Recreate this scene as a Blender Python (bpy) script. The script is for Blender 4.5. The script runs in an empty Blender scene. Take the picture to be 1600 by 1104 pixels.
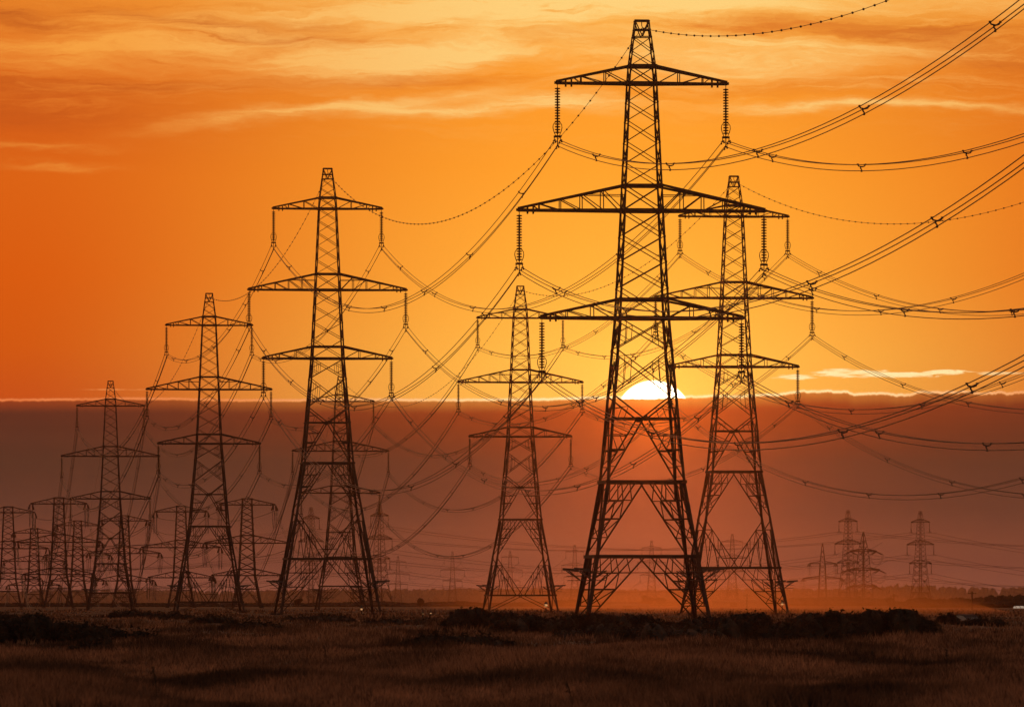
import bpy, math, random
import numpy as np
from mathutils import Vector, Matrix

S = bpy.context.scene
COL = S.collection
R = math.radians
F = 12335.0            # focal length expressed in photo pixels (1600 wide)
HOR = 940.0            # photo row of the horizon
CAMZ = 1.6
K = 0.05026            # metres per photo pixel at the tallest pylon (620 m away)
D0 = 620.0


def lin(r, g, b, a=1.0):
    f = lambda c: (c / 255 / 12.92) if c / 255 <= 0.04045 else ((c / 255 + 0.055) / 1.055) ** 2.4
    return (f(r), f(g), f(b), a)


# ------------------------------------------------------------------ camera
cam = bpy.data.cameras.new('camera')
cam.sensor_width = 36.0
cam.lens = 36.0 * F / 1600.0
cam.clip_start = 1.0
cam.clip_end = 40000.0
cam.dof.use_dof = True
cam.dof.focus_distance = 760.0
cam.dof.aperture_fstop = 9.0
cam_ob = bpy.data.objects.new('camera', cam)
COL.objects.link(cam_ob)
cam_ob.location = (0, 0, CAMZ)
PITCH = math.atan((HOR - 552.0) / F)
cam_ob.rotation_euler = (R(90) + PITCH, 0, 0)
S.camera = cam_ob

S.view_settings.view_transform = 'Standard'
S.view_settings.look = 'None'
S.view_settings.exposure = 0.0
S.view_settings.gamma = 1.0
S.cycles.use_denoising = True
S.cycles.max_bounces = 4
S.cycles.diffuse_bounces = 2
S.cycles.glossy_bounces = 2
S.cycles.transmission_bounces = 2
S.cycles.volume_bounces = 0
S.cycles.transparent_max_bounces = 8

SUN_AZ = math.atan((1021 - 800) / F)         # to the right of the view axis
SUN_EL = math.atan((HOR - 650) / F)

# ------------------------------------------------------------------ sky
W = bpy.data.worlds.new('World')
S.world = W
W.use_nodes = True
NT = W.node_tree
NT.nodes.clear()


class E:
    """a shader socket (or number) with arithmetic"""
    def __init__(self, s): self.s = s


def mth(op, *a, clamp=False):
    n = NT.nodes.new('ShaderNodeMath'); n.operation = op; n.use_clamp = clamp
    for i, v in enumerate(a):
        if isinstance(v, E): NT.links.new(v.s, n.inputs[i])
        else: n.inputs[i].default_value = float(v)
    return E(n.outputs[0])


E.__add__ = lambda a, b: mth('ADD', a, b)
E.__radd__ = lambda a, b: mth('ADD', b, a)
E.__sub__ = lambda a, b: mth('SUBTRACT', a, b)
E.__rsub__ = lambda a, b: mth('SUBTRACT', b, a)
E.__mul__ = lambda a, b: mth('MULTIPLY', a, b)
E.__rmul__ = lambda a, b: mth('MULTIPLY', b, a)
E.__truediv__ = lambda a, b: mth('DIVIDE', a, b)


def sat(a): return mth('ADD', a, 0.0, clamp=True)


def smooth(a, lo, hi):
    n = NT.nodes.new('ShaderNodeMapRange'); n.interpolation_type = 'SMOOTHSTEP'
    NT.links.new(a.s, n.inputs[0])
    n.inputs[1].default_value = lo; n.inputs[2].default_value = hi
    return E(n.outputs[0])


def expn(a): return mth('POWER', 2.718281828, a)


def sock(v, inp):
    if isinstance(v, E): NT.links.new(v.s, inp)
    else: inp.default_value = v


def mix(f, a, b):
    n = NT.nodes.new('ShaderNodeMix'); n.data_type = 'RGBA'; n.clamp_factor = True
    sock(f, n.inputs[0]); sock(a, n.inputs[6]); sock(b, n.inputs[7])
    return E(n.outputs[2])


def addc(a, b, f=1.0):
    n = NT.nodes.new('ShaderNodeMix'); n.data_type = 'RGBA'; n.blend_type = 'ADD'; n.clamp_factor = False
    sock(f, n.inputs[0]); sock(a, n.inputs[6]); sock(b, n.inputs[7])
    return E(n.outputs[2])


def mulc(a, b, f=1.0):
    n = NT.nodes.new('ShaderNodeMix'); n.data_type = 'RGBA'; n.blend_type = 'MULTIPLY'
    sock(f, n.inputs[0]); sock(a, n.inputs[6]); sock(b, n.inputs[7])
    return E(n.outputs[2])


def ramp(a, lo, hi, stops):
    t = (a - lo) / (hi - lo)
    n = NT.nodes.new('ShaderNodeValToRGB'); n.color_ramp.interpolation = 'B_SPLINE' if False else 'EASE'
    NT.links.new(t.s, n.inputs[0])
    el = n.color_ramp.elements
    while len(el) > 1: el.remove(el[-1])
    for i, (p, c) in enumerate(stops):
        e = el[0] if i == 0 else el.new((p - lo) / (hi - lo))
        e.position = (p - lo) / (hi - lo); e.color = lin(*c)
    n.color_ramp.interpolation = 'LINEAR'
    return E(n.outputs[0])


def comb(x, y, z=0.0):
    n = NT.nodes.new('ShaderNodeCombineXYZ')
    for i, v in enumerate((x, y, z)): sock(v, n.inputs[i])
    return E(n.outputs[0])


def noise(v, detail=5.0, rough=0.55, dist=0.0):
    n = NT.nodes.new('ShaderNodeTexNoise')
    NT.links.new(v.s, n.inputs['Vector'])
    n.inputs['Scale'].default_value = 1.0
    n.inputs['Detail'].default_value = detail
    n.inputs['Roughness'].default_value = rough
    n.inputs['Distortion'].default_value = dist
    return E(n.outputs['Fac'])


tc = NT.nodes.new('ShaderNodeTexCoord')
sx = NT.nodes.new('ShaderNodeSeparateXYZ')
NT.links.new(tc.outputs['Generated'], sx.inputs[0])
dx, dy, dz = (E(sx.outputs[i]) for i in range(3))
# azimuth and elevation of the sky direction, in units of 1/F radian; X grows to the right, Y downwards from the zenith side
X = mth('ARCTAN2', dx, dy) * F + 800.0
Y = HOR - mth('ARCSINE', dz) * F

wob = noise(comb(X / 260.0, Y / 70.0, 3.1), 6.0, 0.6)
wob2 = noise(comb(X / 90.0, Y / 18.0, 9.7), 5.0, 0.6)
Yw = Y + (wob - 0.5) * 70.0 + (wob2 - 0.5) * 12.0
Xw = X + (wob - 0.5) * 160.0

hx = sat(mth('ABSOLUTE', X - 990.0) / 1000.0)
side = smooth(hx, 0.0, 1.0)
leftness = smooth(X, 900.0, -100.0)
centre = ramp(Y, 0, 640, [(0, (248, 172, 62)), (120, (246, 152, 44)), (260, (251, 160, 46)), (430, (253, 174, 60)),
                          (560, (255, 190, 78)), (640, (255, 190, 85))])
edge = ramp(Y, 0, 640, [(0, (226, 128, 40)), (100, (216, 106, 30)), (190, (206, 92, 24)), (280, (214, 97, 21)),
                        (430, (212, 90, 16)), (540, (206, 87, 18)), (640, (194, 78, 26))])
sky = mix(side, centre, edge)

# streaky high clouds: light wisps and darker veils
streak = noise(comb(Xw / 330.0, Yw / 34.0, 1.7), 7.0, 0.58, 0.6)
fine = noise(comb(Xw / 95.0, Yw / 7.0, 5.2), 8.0, 0.62, 0.9)
tex = streak * 0.58 + fine * 0.42


def blob(x0, y0, sxx, syy, slope=0.0):
    u = (Xw - x0) / sxx
    v = (Yw - y0 - (X - x0) * slope) / syy
    return expn((u * u + v * v) * -1.0)


light = [(760, 6, 330, 26, 0.0, .95), (1050, 4, 260, 22, 0.0, .7), (250, 75, 260, 26, -.02, .75), (520, 92, 160, 26, -.1, .6),
         (690, 88, 130, 22, -.2, .75), (430, 186, 170, 8, -.1, .6), (560, 165, 210, 8, -.1, .55), (720, 172, 190, 9, -.03, .75),
         (870, 163, 130, 11, .08, .6), (1000, 80, 210, 24, 0.05, .45), (1290, 92, 200, 24, -.08, .42), (1240, 72, 200, 10, .06, .4),
         (1460, 172, 190, 6, .02, .75), (1250, 168, 150, 8, .0, .45), (60, 229, 80, 6, .0, .4), (80, 256, 80, 7, .05, .36),
         (520, 22, 330, 14, .0, .45), (1490, 8, 200, 16, 0, .4), (740, 40, 160, 18, 0, .6)]
dark = [(330, 42, 190, 13, .12, .95), (40, 35, 110, 14, .1, .7), (460, 34, 70, 10, .1, .5), (170, 135, 260, 13, .01, .6), (60, 165, 200, 30, 0, .5),
        (660, 126, 190, 11, .0, .6), (900, 60, 70, 12, 0, .3), (1330, 45, 260, 18, .02, .75), (1560, 90, 120, 34, .1, .55), (1130, 45, 90, 12, .0, .45),
        (1120, 140, 210, 14, -.05, .4), (1400, 135, 160, 14, .0, .45)]
L = None
for (a, b, c, d, e, w_) in light:
    q = blob(a, b, c, d, e) * w_
    L = q if L is None else L + q
Dk = None
for (a, b, c, d, e, w_) in dark:
    q = blob(a, b, c, d, e) * w_
    Dk = q if Dk is None else Dk + q
topzone = smooth(Y, 270.0, 60.0)
lmask = sat(L * smooth(tex, 0.24, 0.60) * 1.35 + topzone * smooth(tex, 0.48, 0.72) * 0.45)
dmask = sat(Dk * smooth(tex, 0.74, 0.36) * 1.2 + topzone * smooth(tex, 0.47, 0.30) * 0.35)
lightcol = mix(smooth(hx, 0.0, 0.75), lin(255, 214, 122) + (), lin(246, 160, 62)) if False else mix(smooth(hx, 0.1, 0.9), lin(255, 216, 132), lin(250, 168, 70))
sky = mulc(sky, (1.07, 1.05, 1.0, 1))
sky = mix(dmask * 0.8, sky, mix(side, lin(222, 118, 40), lin(176, 78, 28)))
sky = mix(lmask * 0.84, sky, lightcol)

# the cloud bank on the horizon with its bright rim
fc = NT.nodes.new('ShaderNodeFloatCurve')
cm = fc.mapping
pts = [(-600, 631), (0, 629), (110, 626), (230, 624.5), (400, 627), (560, 625.5), (700, 626), (850, 625), (950, 622), (1080, 621),
       (1200, 618.5), (1290, 613), (1345, 617), (1400, 617.5), (1460, 614.5), (1530, 616), (1600, 615), (2200, 620)]
for i, (px, py) in enumerate(pts):
    t, v = (px + 600) / 2800.0, (py - 600) / 40.0
    if i == 0: cm.curves[0].points[0].location = (t, v)
    elif i == len(pts) - 1: cm.curves[0].points[1].location = (t, v)
    else: cm.curves[0].points.new(t, v)
cm.update()
NT.links.new(((X + 600.0) / 2800.0).s, fc.inputs['Value'])
rimn = noise(comb(X / 26.0, 0.0, 4.4), 4.0, 0.6)
rimn2 = noise(comb(X / 7.0, 0.0, 1.4), 3.0, 0.6)
EDGE = E(fc.outputs[0]) * 40.0 + 600.0 + (rimn - 0.5) * (3.0 + smooth(X, 900.0, 1300.0) * 11.0) + (rimn2 - 0.5) * 3.2
below = Y - EDGE

r2 = mth('SQRT', (X - 1021.0) * (X - 1021.0) + (Y - 648.0) * (Y - 648.0))
glow = expn(r2 / -60.0)
glow2 = expn(r2 / -210.0)
sky = addc(sky, lin(255, 186, 70), glow * 0.7)
sky = addc(sky, lin(255, 150, 20), glow2 * 0.10)

bank = mix(side, ramp(Y, 600, 960, [(600, (172, 66, 24)), (660, (134, 55, 25)), (720, (86, 50, 36)), (800, (72, 50, 43)), (880, (96, 62, 53)), (930, (134, 82, 68)), (960, (134, 82, 68))]),
           ramp(Y, 600, 960, [(600, (134, 53, 28)), (645, (86, 46, 33)), (720, (76, 51, 38)), (800, (80, 54, 44)), (880, (110, 65, 57)), (930, (132, 82, 71)), (960, (132, 82, 71))]))
bn = noise(comb(X / 700.0, Y / 60.0, 8.8), 4.0, 0.5)
bs = noise(comb(Xw / 420.0, Y / 11.0, 2.8), 6.0, 0.6, 0.6)
bank = mulc(bank, mix(bs, (0.86, 0.87, 0.88, 1), (1.14, 1.12, 1.1, 1)))
bank = mulc(bank, mix(bn, (0.86, 0.86, 0.86, 1), (1.14, 1.12, 1.1, 1)))
bank = addc(bank, lin(255, 120, 20), glow * 0.55)
bank = addc(bank, lin(235, 80, 22), glow2 * 0.05)
inbank = smooth(below, -0.8, 2.2)
# a warmer, thinner upper margin of the bank
skyb = mix(inbank, sky, mix(smooth(below, 0.0, 22.0), mix(0.72, sky, bank), bank))
rimw = noise(comb(X / 60.0, Y / 40.0, 2.0), 3.0, 0.6)
rb = below + 1.5
rim = expn((rb * rb) / (-1.4 - 4.6 * rimn)) * (0.6 + 0.4 * smooth(rimw, 0.32, 0.6))
rimcol = mix(smooth(mth('ABSOLUTE', X - 1060.0), 60.0, 760.0), (1.3, .98, .5, 1), lin(248, 146, 84))
skyb = mix(rim * (0.8 + 0.2 * smooth(mth('ABSOLUTE', X - 1100.0), 900.0, 150.0)), skyb, rimcol)
# lit cloudlets just above the bank
cn = noise(comb(X / 34.0, Y / 5.0, 6.6), 7.0, 0.62, 0.5)


def cloudlet(x0, y0, a, b):
    u = (X - x0) / a; v = (Y - y0) / b
    return smooth(1.0 - (u * u + v * v) + (cn - 0.5) * 3.2, 0.05, 0.9)


cl = sat(cloudlet(1244, 589, 40, 5.0) + cloudlet(1325, 583, 66, 7.5) + cloudlet(1412, 586, 66, 5) + cloudlet(1480, 582, 40, 5)
         + cloudlet(1560, 584, 46, 3.0) * .6)
skyb = mix(cl * (0.75 + 0.4 * cn), skyb, (1.15, .88, .42, 1))
skyb = mix(cloudlet(180, 609, 62, 1.8) * 0.5, skyb, lin(246, 150, 80))
# the disc of the sun, cut by the bank
ru = (X - 1021.0); rv = (Y - 654.0)
disc = smooth(mth('SQRT', ru * ru + rv * rv), 61.0, 56.5) * (1.0 - inbank)
skyb = mix(disc, skyb, (6.5, 5.2, 3.2, 1))

# the rest of the dome: physical sky, warm white balance
ns = NT.nodes.new('ShaderNodeTexSky')
ns.sky_type = 'NISHITA'
ns.sun_disc = False
ns.sun_elevation = SUN_EL
ns.sun_rotation = SUN_AZ
ns.dust_density = 3.0
dome = mulc(E(ns.outputs[0]), (0.32, 0.168, 0.125, 1))
ang = mth('ARCCOSINE', mth('MINIMUM', dx * math.sin(SUN_AZ) * math.cos(SUN_EL) + dy * math.cos(SUN_AZ) * math.cos(SUN_EL) + dz * math.sin(SUN_EL), 1.0))
away = smooth(ang, R(9.0), R(34.0))
final = mix(away, skyb, dome)
bg = NT.nodes.new('ShaderNodeBackground')
NT.links.new(final.s, bg.inputs['Color'])
bg.inputs['Strength'].default_value = 1.0
wo = NT.nodes.new('ShaderNodeOutputWorld')
NT.links.new(bg.outputs[0], wo.inputs['Surface'])
W.cycles.sampling_method = 'MANUAL'
W.cycles.sample_map_resolution = 2048

# ------------------------------------------------------------------ sun
sl = bpy.data.lights.new('sun', 'SUN')
sl.energy = 0.0054
sl.angle = R(0.5)
sl.color = (1.0, 0.20, 0.03)
so = bpy.data.objects.new('sun', sl)
COL.objects.link(so)
sd = Vector((math.sin(SUN_AZ) * math.cos(SUN_EL), math.cos(SUN_AZ) * math.cos(SUN_EL), math.sin(SUN_EL)))
so.rotation_euler = sd.to_track_quat('Z', 'Y').to_euler()

# ------------------------------------------------------------------ helpers
def material(name, c1, c2, scale=(1, 1, 1), rough=0.7, metal=0.0, lo=0.35, hi=0.65, detail=5, bump=0.0, transl=0.0):
    m = bpy.data.materials.new(name); m.use_nodes = True
    t = m.node_tree; b = t.nodes['Principled BSDF']
    tcn = t.nodes.new('ShaderNodeTexCoord'); mp = t.nodes.new('ShaderNodeMapping')
    mp.inputs['Scale'].default_value = scale
    t.links.new(tcn.outputs['Object'], mp.inputs[0])
    n = t.nodes.new('ShaderNodeTexNoise'); n.inputs['Scale'].default_value = 1.0; n.inputs['Detail'].default_value = detail
    t.links.new(mp.outputs[0], n.inputs['Vector'])
    rp = t.nodes.new('ShaderNodeValToRGB')
    rp.color_ramp.elements[0].position = lo; rp.color_ramp.elements[0].color = (*c1, 1)
    rp.color_ramp.elements[1].position = hi; rp.color_ramp.elements[1].color = (*c2, 1)
    t.links.new(n.outputs['Fac'], rp.inputs[0])
    t.links.new(rp.outputs[0], b.inputs['Base Color'])
    b.inputs['Roughness'].default_value = rough
    b.inputs['Metallic'].default_value = metal
    if bump:
        bp = t.nodes.new('ShaderNodeBump'); bp.inputs['Strength'].default_value = bump
        t.links.new(n.outputs['Fac'], bp.inputs['Height']); t.links.new(bp.outputs[0], b.inputs['Normal'])
    if transl:
        tr = t.nodes.new('ShaderNodeBsdfTranslucent'); mx = t.nodes.new('ShaderNodeMixShader')
        mx.inputs[0].default_value = transl
        t.links.new(rp.outputs[0], tr.inputs['Color'])
        t.links.new(b.outputs[0], mx.inputs[1]); t.links.new(tr.outputs[0], mx.inputs[2])
        t.links.new(mx.outputs[0], t.nodes['Material Output'].inputs['Surface'])
    return m


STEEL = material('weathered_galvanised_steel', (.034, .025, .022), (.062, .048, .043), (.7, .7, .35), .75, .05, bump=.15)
CABLE = material('dull_aluminium_cable', (.09, .08, .075), (.15, .14, .13), (2, 2, 2), .6, .3)
GLASS = material('brown_glazed_porcelain', (.05, .025, .018), (.09, .045, .03), (6, 6, 6), .3)
PLATE = material('painted_steel_plate', (.05, .05, .05), (.09, .085, .08), (3, 3, 3), .6)
GORSE = material('gorse_foliage', (.02, .016, .009), (.065, .046, .026), (1.6, 1.6, 1.6), .9, transl=.12)
TREE = material('tree_foliage', (.022, .022, .014), (.05, .045, .03), (.3, .3, .3), .9)
BARK = material('bark', (.04, .03, .02), (.08, .06, .045), (3, 3, .6), .9)
WOODP = material('creosoted_wood', (.03, .022, .016), (.06, .045, .035), (3, 3, .4), .9)
WALL = material('rendered_wall', (.2, .17, .15), (.3, .27, .24), (.8, .8, .8), .9)
ROOF = material('sheet_roofing', (.1, .08, .07), (.17, .14, .12), (.5, .5, .5), .7)
WHITE = material('white_sheeting', (.6, .58, .55), (.8, .78, .74), (.6, .6, .6), .35)


class MB:
    def __init__(self): self.v = []; self.f = []

    def bar(self, p, q, w, w2=None, off=None):
        p = Vector(p); q = Vector(q)
        if off is not None: p = p + Vector(off); q = q + Vector(off)
        d = q - p
        if d.length < 1e-6: return
        d.normalize()
        up = Vector((0, 0, 1)) if abs(d.z) < .9 else Vector((0, 1, 0))
        a = d.cross(up).normalized() * (w / 2); b = a.cross(d).normalized() * ((w2 or w) / 2)
        n = len(self.v)
        for c in (p, q):
            self.v += [c + a + b, c - a + b, c - a - b, c + a - b]
        for i in range(4):
            j = (i + 1) % 4
            self.f.append((n + i, n + j, n + 4 + j, n + 4 + i))
        self.f += [(n + 3, n + 2, n + 1, n), (n + 4, n + 5, n + 6, n + 7)]

    def angle(self, p, q, a, t, sx, sy):
        """L-section member: corner on the line p-q, flanges running inwards"""
        prof = [(0, 0), (a, 0), (a, t), (t, t), (t, a), (0, a)]
        n = len(self.v)
        for c in (Vector(p), Vector(q)):
            for (x, y) in prof: self.v.append(c + Vector((-sx * x, -sy * y, 0)))
        for i in range(6):
            j = (i + 1) % 6
            self.f.append((n + i, n + j, n + 6 + j, n + 6 + i))
        self.f += [tuple(n + i for i in range(5, -1, -1)), tuple(n + 6 + i for i in range(6))]

    def tube(self, pts, r, seg=6):
        pts = [Vector(p) for p in pts]; n = len(self.v)
        for i, p in enumerate(pts):
            d = (pts[min(i + 1, len(pts) - 1)] - pts[max(i - 1, 0)]).normalized()
            up = Vector((0, 0, 1)) if abs(d.z) < .95 else Vector((0, 1, 0))
            a = d.cross(up).normalized(); b = a.cross(d)
            for k in range(seg):
                t = 2 * math.pi * k / seg
                self.v.append(p + (a * math.cos(t) + b * math.sin(t)) * r)
        for i in range(len(pts) - 1):
            for k in range(seg):
                k2 = (k + 1) % seg
                self.f.append((n + i * seg + k, n + i * seg + k2, n + (i + 1) * seg + k2, n + (i + 1) * seg + k))
        self.f.append(tuple(n + k for k in range(seg - 1, -1, -1)))
        m = n + (len(pts) - 1) * seg
        self.f.append(tuple(m + k for k in range(seg)))

    def lathe(self, prof, seg=10, axis=None, org=(0, 0, 0)):
        """prof: (radius, distance) pairs along axis (default -z)"""
        ax = Vector(axis or (0, 0, -1)).normalized(); o = Vector(org)
        u = ax.orthogonal().normalized(); w = ax.cross(u); n = len(self.v)
        for (r, d) in prof:
            for k in range(seg):
                t = 2 * math.pi * k / seg
                self.v.append(o + ax * d + (u * math.cos(t) + w * math.sin(t)) * r)
        for i in range(len(prof) - 1):
            for k in range(seg):
                k2 = (k + 1) % seg
                self.f.append((n + i * seg + k, n + i * seg + k2, n + (i + 1) * seg + k2, n + (i + 1) * seg + k))
        self.f.append(tuple(n + k for k in range(seg)))
        m = n + (len(prof) - 1) * seg
        self.f.append(tuple(m + k for k in range(seg - 1, -1, -1)))

    def soup(self, tri):
        """tri: (n,3,3) array of triangles"""
        n = len(self.v); self.v += [tuple(map(float, p)) for p in tri.reshape(-1, 3)]
        self.f += [(n + 3 * i, n + 3 * i + 1, n + 3 * i + 2) for i in range(len(tri))]

    def mesh(self, name, mat):
        me = bpy.data.meshes.new(name)
        me.from_pydata([tuple(p) for p in self.v], [], self.f); me.update()
        me.materials.append(mat)
        return me


def link(name, me, parent=None, loc=(0, 0, 0), rz=0.0):
    o = bpy.data.objects.new(name, me); COL.objects.link(o)
    o.location = loc; o.rotation_euler = (0, 0, rz)
    if parent: o.parent = parent
    return o


def tag(o, label=None, cat=None, group=None, kind=None):
    if label: o['label'] = label
    if cat: o['category'] = cat
    if group: o['group'] = group
    if kind: o['kind'] = kind
    return o


# ------------------------------------------------------------------ lattice pylons
WH = [-760, -372, -256, 0, 168, 367, 394, 440, 451, 465]
WW = [147, 81, 61.5, 40, 31.5, 22.5, 20.5, 14.6, 12.8, 11.4]
CORN = [(-1, -1), (1, -1), (1, 1), (-1, 1)]


def wat(h, hs=WH, ws=WW): return float(np.interp(h, hs, ws))


def corner(i, h, hs=WH, ws=WW):
    w = wat(h, hs, ws) * K
    return Vector((CORN[i][0] * w, CORN[i][1] * w, h * K))


FACES = [(0, 1, Vector((0, 1, 0))), (1, 2, Vector((-1, 0, 0))), (2, 3, Vector((0, -1, 0))), (3, 0, Vector((1, 0, 0)))]


def legs(mb, h1, h0, a1, a0, hs=WH, ws=WW):
    cuts = [h1] + [h for h in reversed(hs) if h0 < h < h1] + [h0]
    for i, (sx, sy) in enumerate(CORN):
        for a, b in zip(cuts, cuts[1:]):
            w = a1 + (a0 - a1) * (h1 - (a + b) / 2) / max(1, h1 - h0)
            mb.angle(corner(i, a, hs, ws), corner(i, b, hs, ws), w, w * .3, sx, sy)


def xbrace(mb, nodes, w, hs=WH, ws=WW):
    for a, b in zip(nodes, nodes[1:]):
        for i, j, n in FACES:
            mb.bar(corner(i, a, hs, ws), corner(j, b, hs, ws), w, w * .7, off=n * .02)
            mb.bar(corner(j, a, hs, ws), corner(i, b, hs, ws), w, w * .7, off=n * (.03 + w))


def ring(mb, h, w, hs=WH, ws=WW, o=.01):
    for i, j, n in FACES:
        mb.bar(corner(i, h, hs, ws), corner(j, h, hs, ws), w * .6, w, off=n * o)


def lerp(a, b, t): return a + (b - a) * t


def kpanel(mb, h1, h0, wd, ws_):
    """inverted V from the middle of the upper beam to the legs, with secondary members"""
    if h1 - h0 < 60:
        for i, j, n in FACES:
            C = (corner(i, h1) + corner(j, h1)) / 2
            for P in (i, j): m_ = mb.bar(C, corner(P, h0), wd, wd * .7, off=n * .06)
        return
    for i, j, n in FACES:
        A1, A0, B1, B0 = corner(i, h1), corner(i, h0), corner(j, h1), corner(j, h0)
        C = (A1 + B1) / 2
        o = n * .06
        for P1, P0 in ((A1, A0), (B1, B0)):
            c = C + (P1 - C).normalized() * .18
            mb.bar(c, P0, wd, wd * .7, off=o)
            a = lambda t: lerp(P1, P0, t)
            d = lambda t: lerp(c, P0, t)
            for t, w in ((.25, ws_), (.5, ws_ * 1.6), (.75, ws_)):
                mb.bar(a(t), d(t), w * .8, w, off=n * .15)
            m25 = lerp(a(.25), d(.25), .5)
            mb.bar(d(.25), lerp(P1, c, .62), ws_, off=n * .2)
            mb.bar(m25, lerp(P1, c, .62), ws_, off=n * .24)
            mb.bar(m25, lerp(P1, c, .3), ws_, off=n * .2)
            mb.bar(a(.25), lerp(P1, c, .3), ws_, off=n * .28)
            m5 = lerp(a(.5), d(.5), .5)
            mb.bar(m25, a(.5), ws_, off=n * .2)
            mb.bar(lerp(a(.25), d(.25), .7), m5, ws_, off=n * .24)
            mb.bar(lerp(a(.25), d(.25), .7), d(.5), ws_, off=n * .2)
            mb.bar(d(.5), a(.75), ws_, off=n * .2)
            mb.bar(a(.5), d(.75), ws_, off=n * .26)


def vpanel(mb, h1, h0, wd, ws_):
    """V from the legs down to the middle of the lower beam"""
    for i, j, n in FACES:
        A1, A0, B1, B0 = corner(i, h1), corner(i, h0), corner(j, h1), corner(j, h0)
        C = (A0 + B0) / 2
        for P1, P0 in ((A1, A0), (B1, B0)):
            c = C + (P0 - C).normalized() * .15
            mb.bar(P1, c, wd, wd * .7, off=n * .06)
            a = lambda t: lerp(P1, P0, t)
            d = lambda t: lerp(P1, c, t)
            mb.bar(a(.22), d(.22), ws_ * 1.5, off=n * .15)
            mb.bar(d(.22), a(.62), ws_, off=n * .2)
            mb.bar(d(.22), lerp(P0, c, .22), ws_, off=n * .24)
            mb.bar(d(.22), lerp(P0, c, .5), ws_, off=n * .28)
            mb.bar(d(.48), lerp(P0, c, .5), ws_, off=n * .2)
            mb.bar(d(.48), lerp(P0, c, .78), ws_, off=n * .24)
            mb.bar(d(.4), d(.4) - Vector((0, 0, (h1 - h0) * K * .25)), ws_, off=n * .2)
        mb.bar(lerp(A1, C, .8), lerp(B1, C, .8), ws_, off=n * .2)


def redundants(mb, h1, h0, w):
    """little hangers and struts in the big X panels"""
    for i, j, n in FACES:
        A1, A0, B1, B0 = corner(i, h1), corner(i, h0), corner(j, h1), corner(j, h0)
        for P1, P0, Q0 in ((A1, A0, B0), (B1, B0, A0)):
            a = lambda t: lerp(P1, P0, t)
            up = lambda t: lerp(P1, Q0, t)
            lo = lambda t: lerp(P0, Q0 + (P1 - P0), t)
            mb.bar(a(.5), up(.25), w, off=n * .2)
            mb.bar(a(.5), lo(.25), w, off=n * .2)
            mb.bar(up(.25), lo(.25), w, off=n * .24)
            mb.bar(up(.14), lo(.14), w, off=n * .24)


# --- parts shared by every suspension pylon
m = MB()
legs(m, 465, 394, .085, .11)
for h, w in ((465, .1), (451, .11), (440, .08)): ring(m, h, w)
for i, j, n in FACES:
    mid = (corner(i, 440) + corner(j, 440)) / 2
    m.bar(corner(i, 465), mid, .08, off=n * .05); m.bar(corner(j, 465), mid, .08, off=n * .09)
xbrace(m, [440, 417, 394], .075)
m.bar((-.57, 0, 465 * K), (.57, 0, 465 * K), .1, off=(0, 0, .08))
m.tube([(0, 0, 464 * K), (0, 0, 458 * K), (.06, 0, 455 * K), (.22, .05, 453.5 * K), (.3, .1, 455.5 * K)], .035)
PEAK = m.mesh('pylon_peak', STEEL)

m = MB()
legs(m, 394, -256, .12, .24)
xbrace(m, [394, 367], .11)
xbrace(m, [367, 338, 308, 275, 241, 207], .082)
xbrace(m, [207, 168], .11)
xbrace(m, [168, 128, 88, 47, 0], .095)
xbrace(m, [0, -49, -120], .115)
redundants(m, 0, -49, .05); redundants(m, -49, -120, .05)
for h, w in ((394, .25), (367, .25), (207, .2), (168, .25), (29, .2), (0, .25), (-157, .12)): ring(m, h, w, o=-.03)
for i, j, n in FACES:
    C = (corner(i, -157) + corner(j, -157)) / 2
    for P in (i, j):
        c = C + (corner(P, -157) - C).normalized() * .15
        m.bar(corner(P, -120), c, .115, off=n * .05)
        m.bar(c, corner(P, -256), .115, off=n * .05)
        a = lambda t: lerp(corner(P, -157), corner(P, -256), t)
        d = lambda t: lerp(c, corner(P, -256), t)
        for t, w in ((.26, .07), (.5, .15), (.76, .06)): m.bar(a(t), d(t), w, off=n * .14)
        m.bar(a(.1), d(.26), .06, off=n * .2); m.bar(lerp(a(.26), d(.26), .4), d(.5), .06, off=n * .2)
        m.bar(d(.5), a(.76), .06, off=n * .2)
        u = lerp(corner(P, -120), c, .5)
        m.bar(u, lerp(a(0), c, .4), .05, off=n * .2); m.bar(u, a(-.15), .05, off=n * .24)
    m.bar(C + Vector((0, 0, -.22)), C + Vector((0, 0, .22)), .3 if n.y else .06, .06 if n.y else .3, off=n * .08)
BODY = m.mesh('pylon_body', STEEL)


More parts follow.
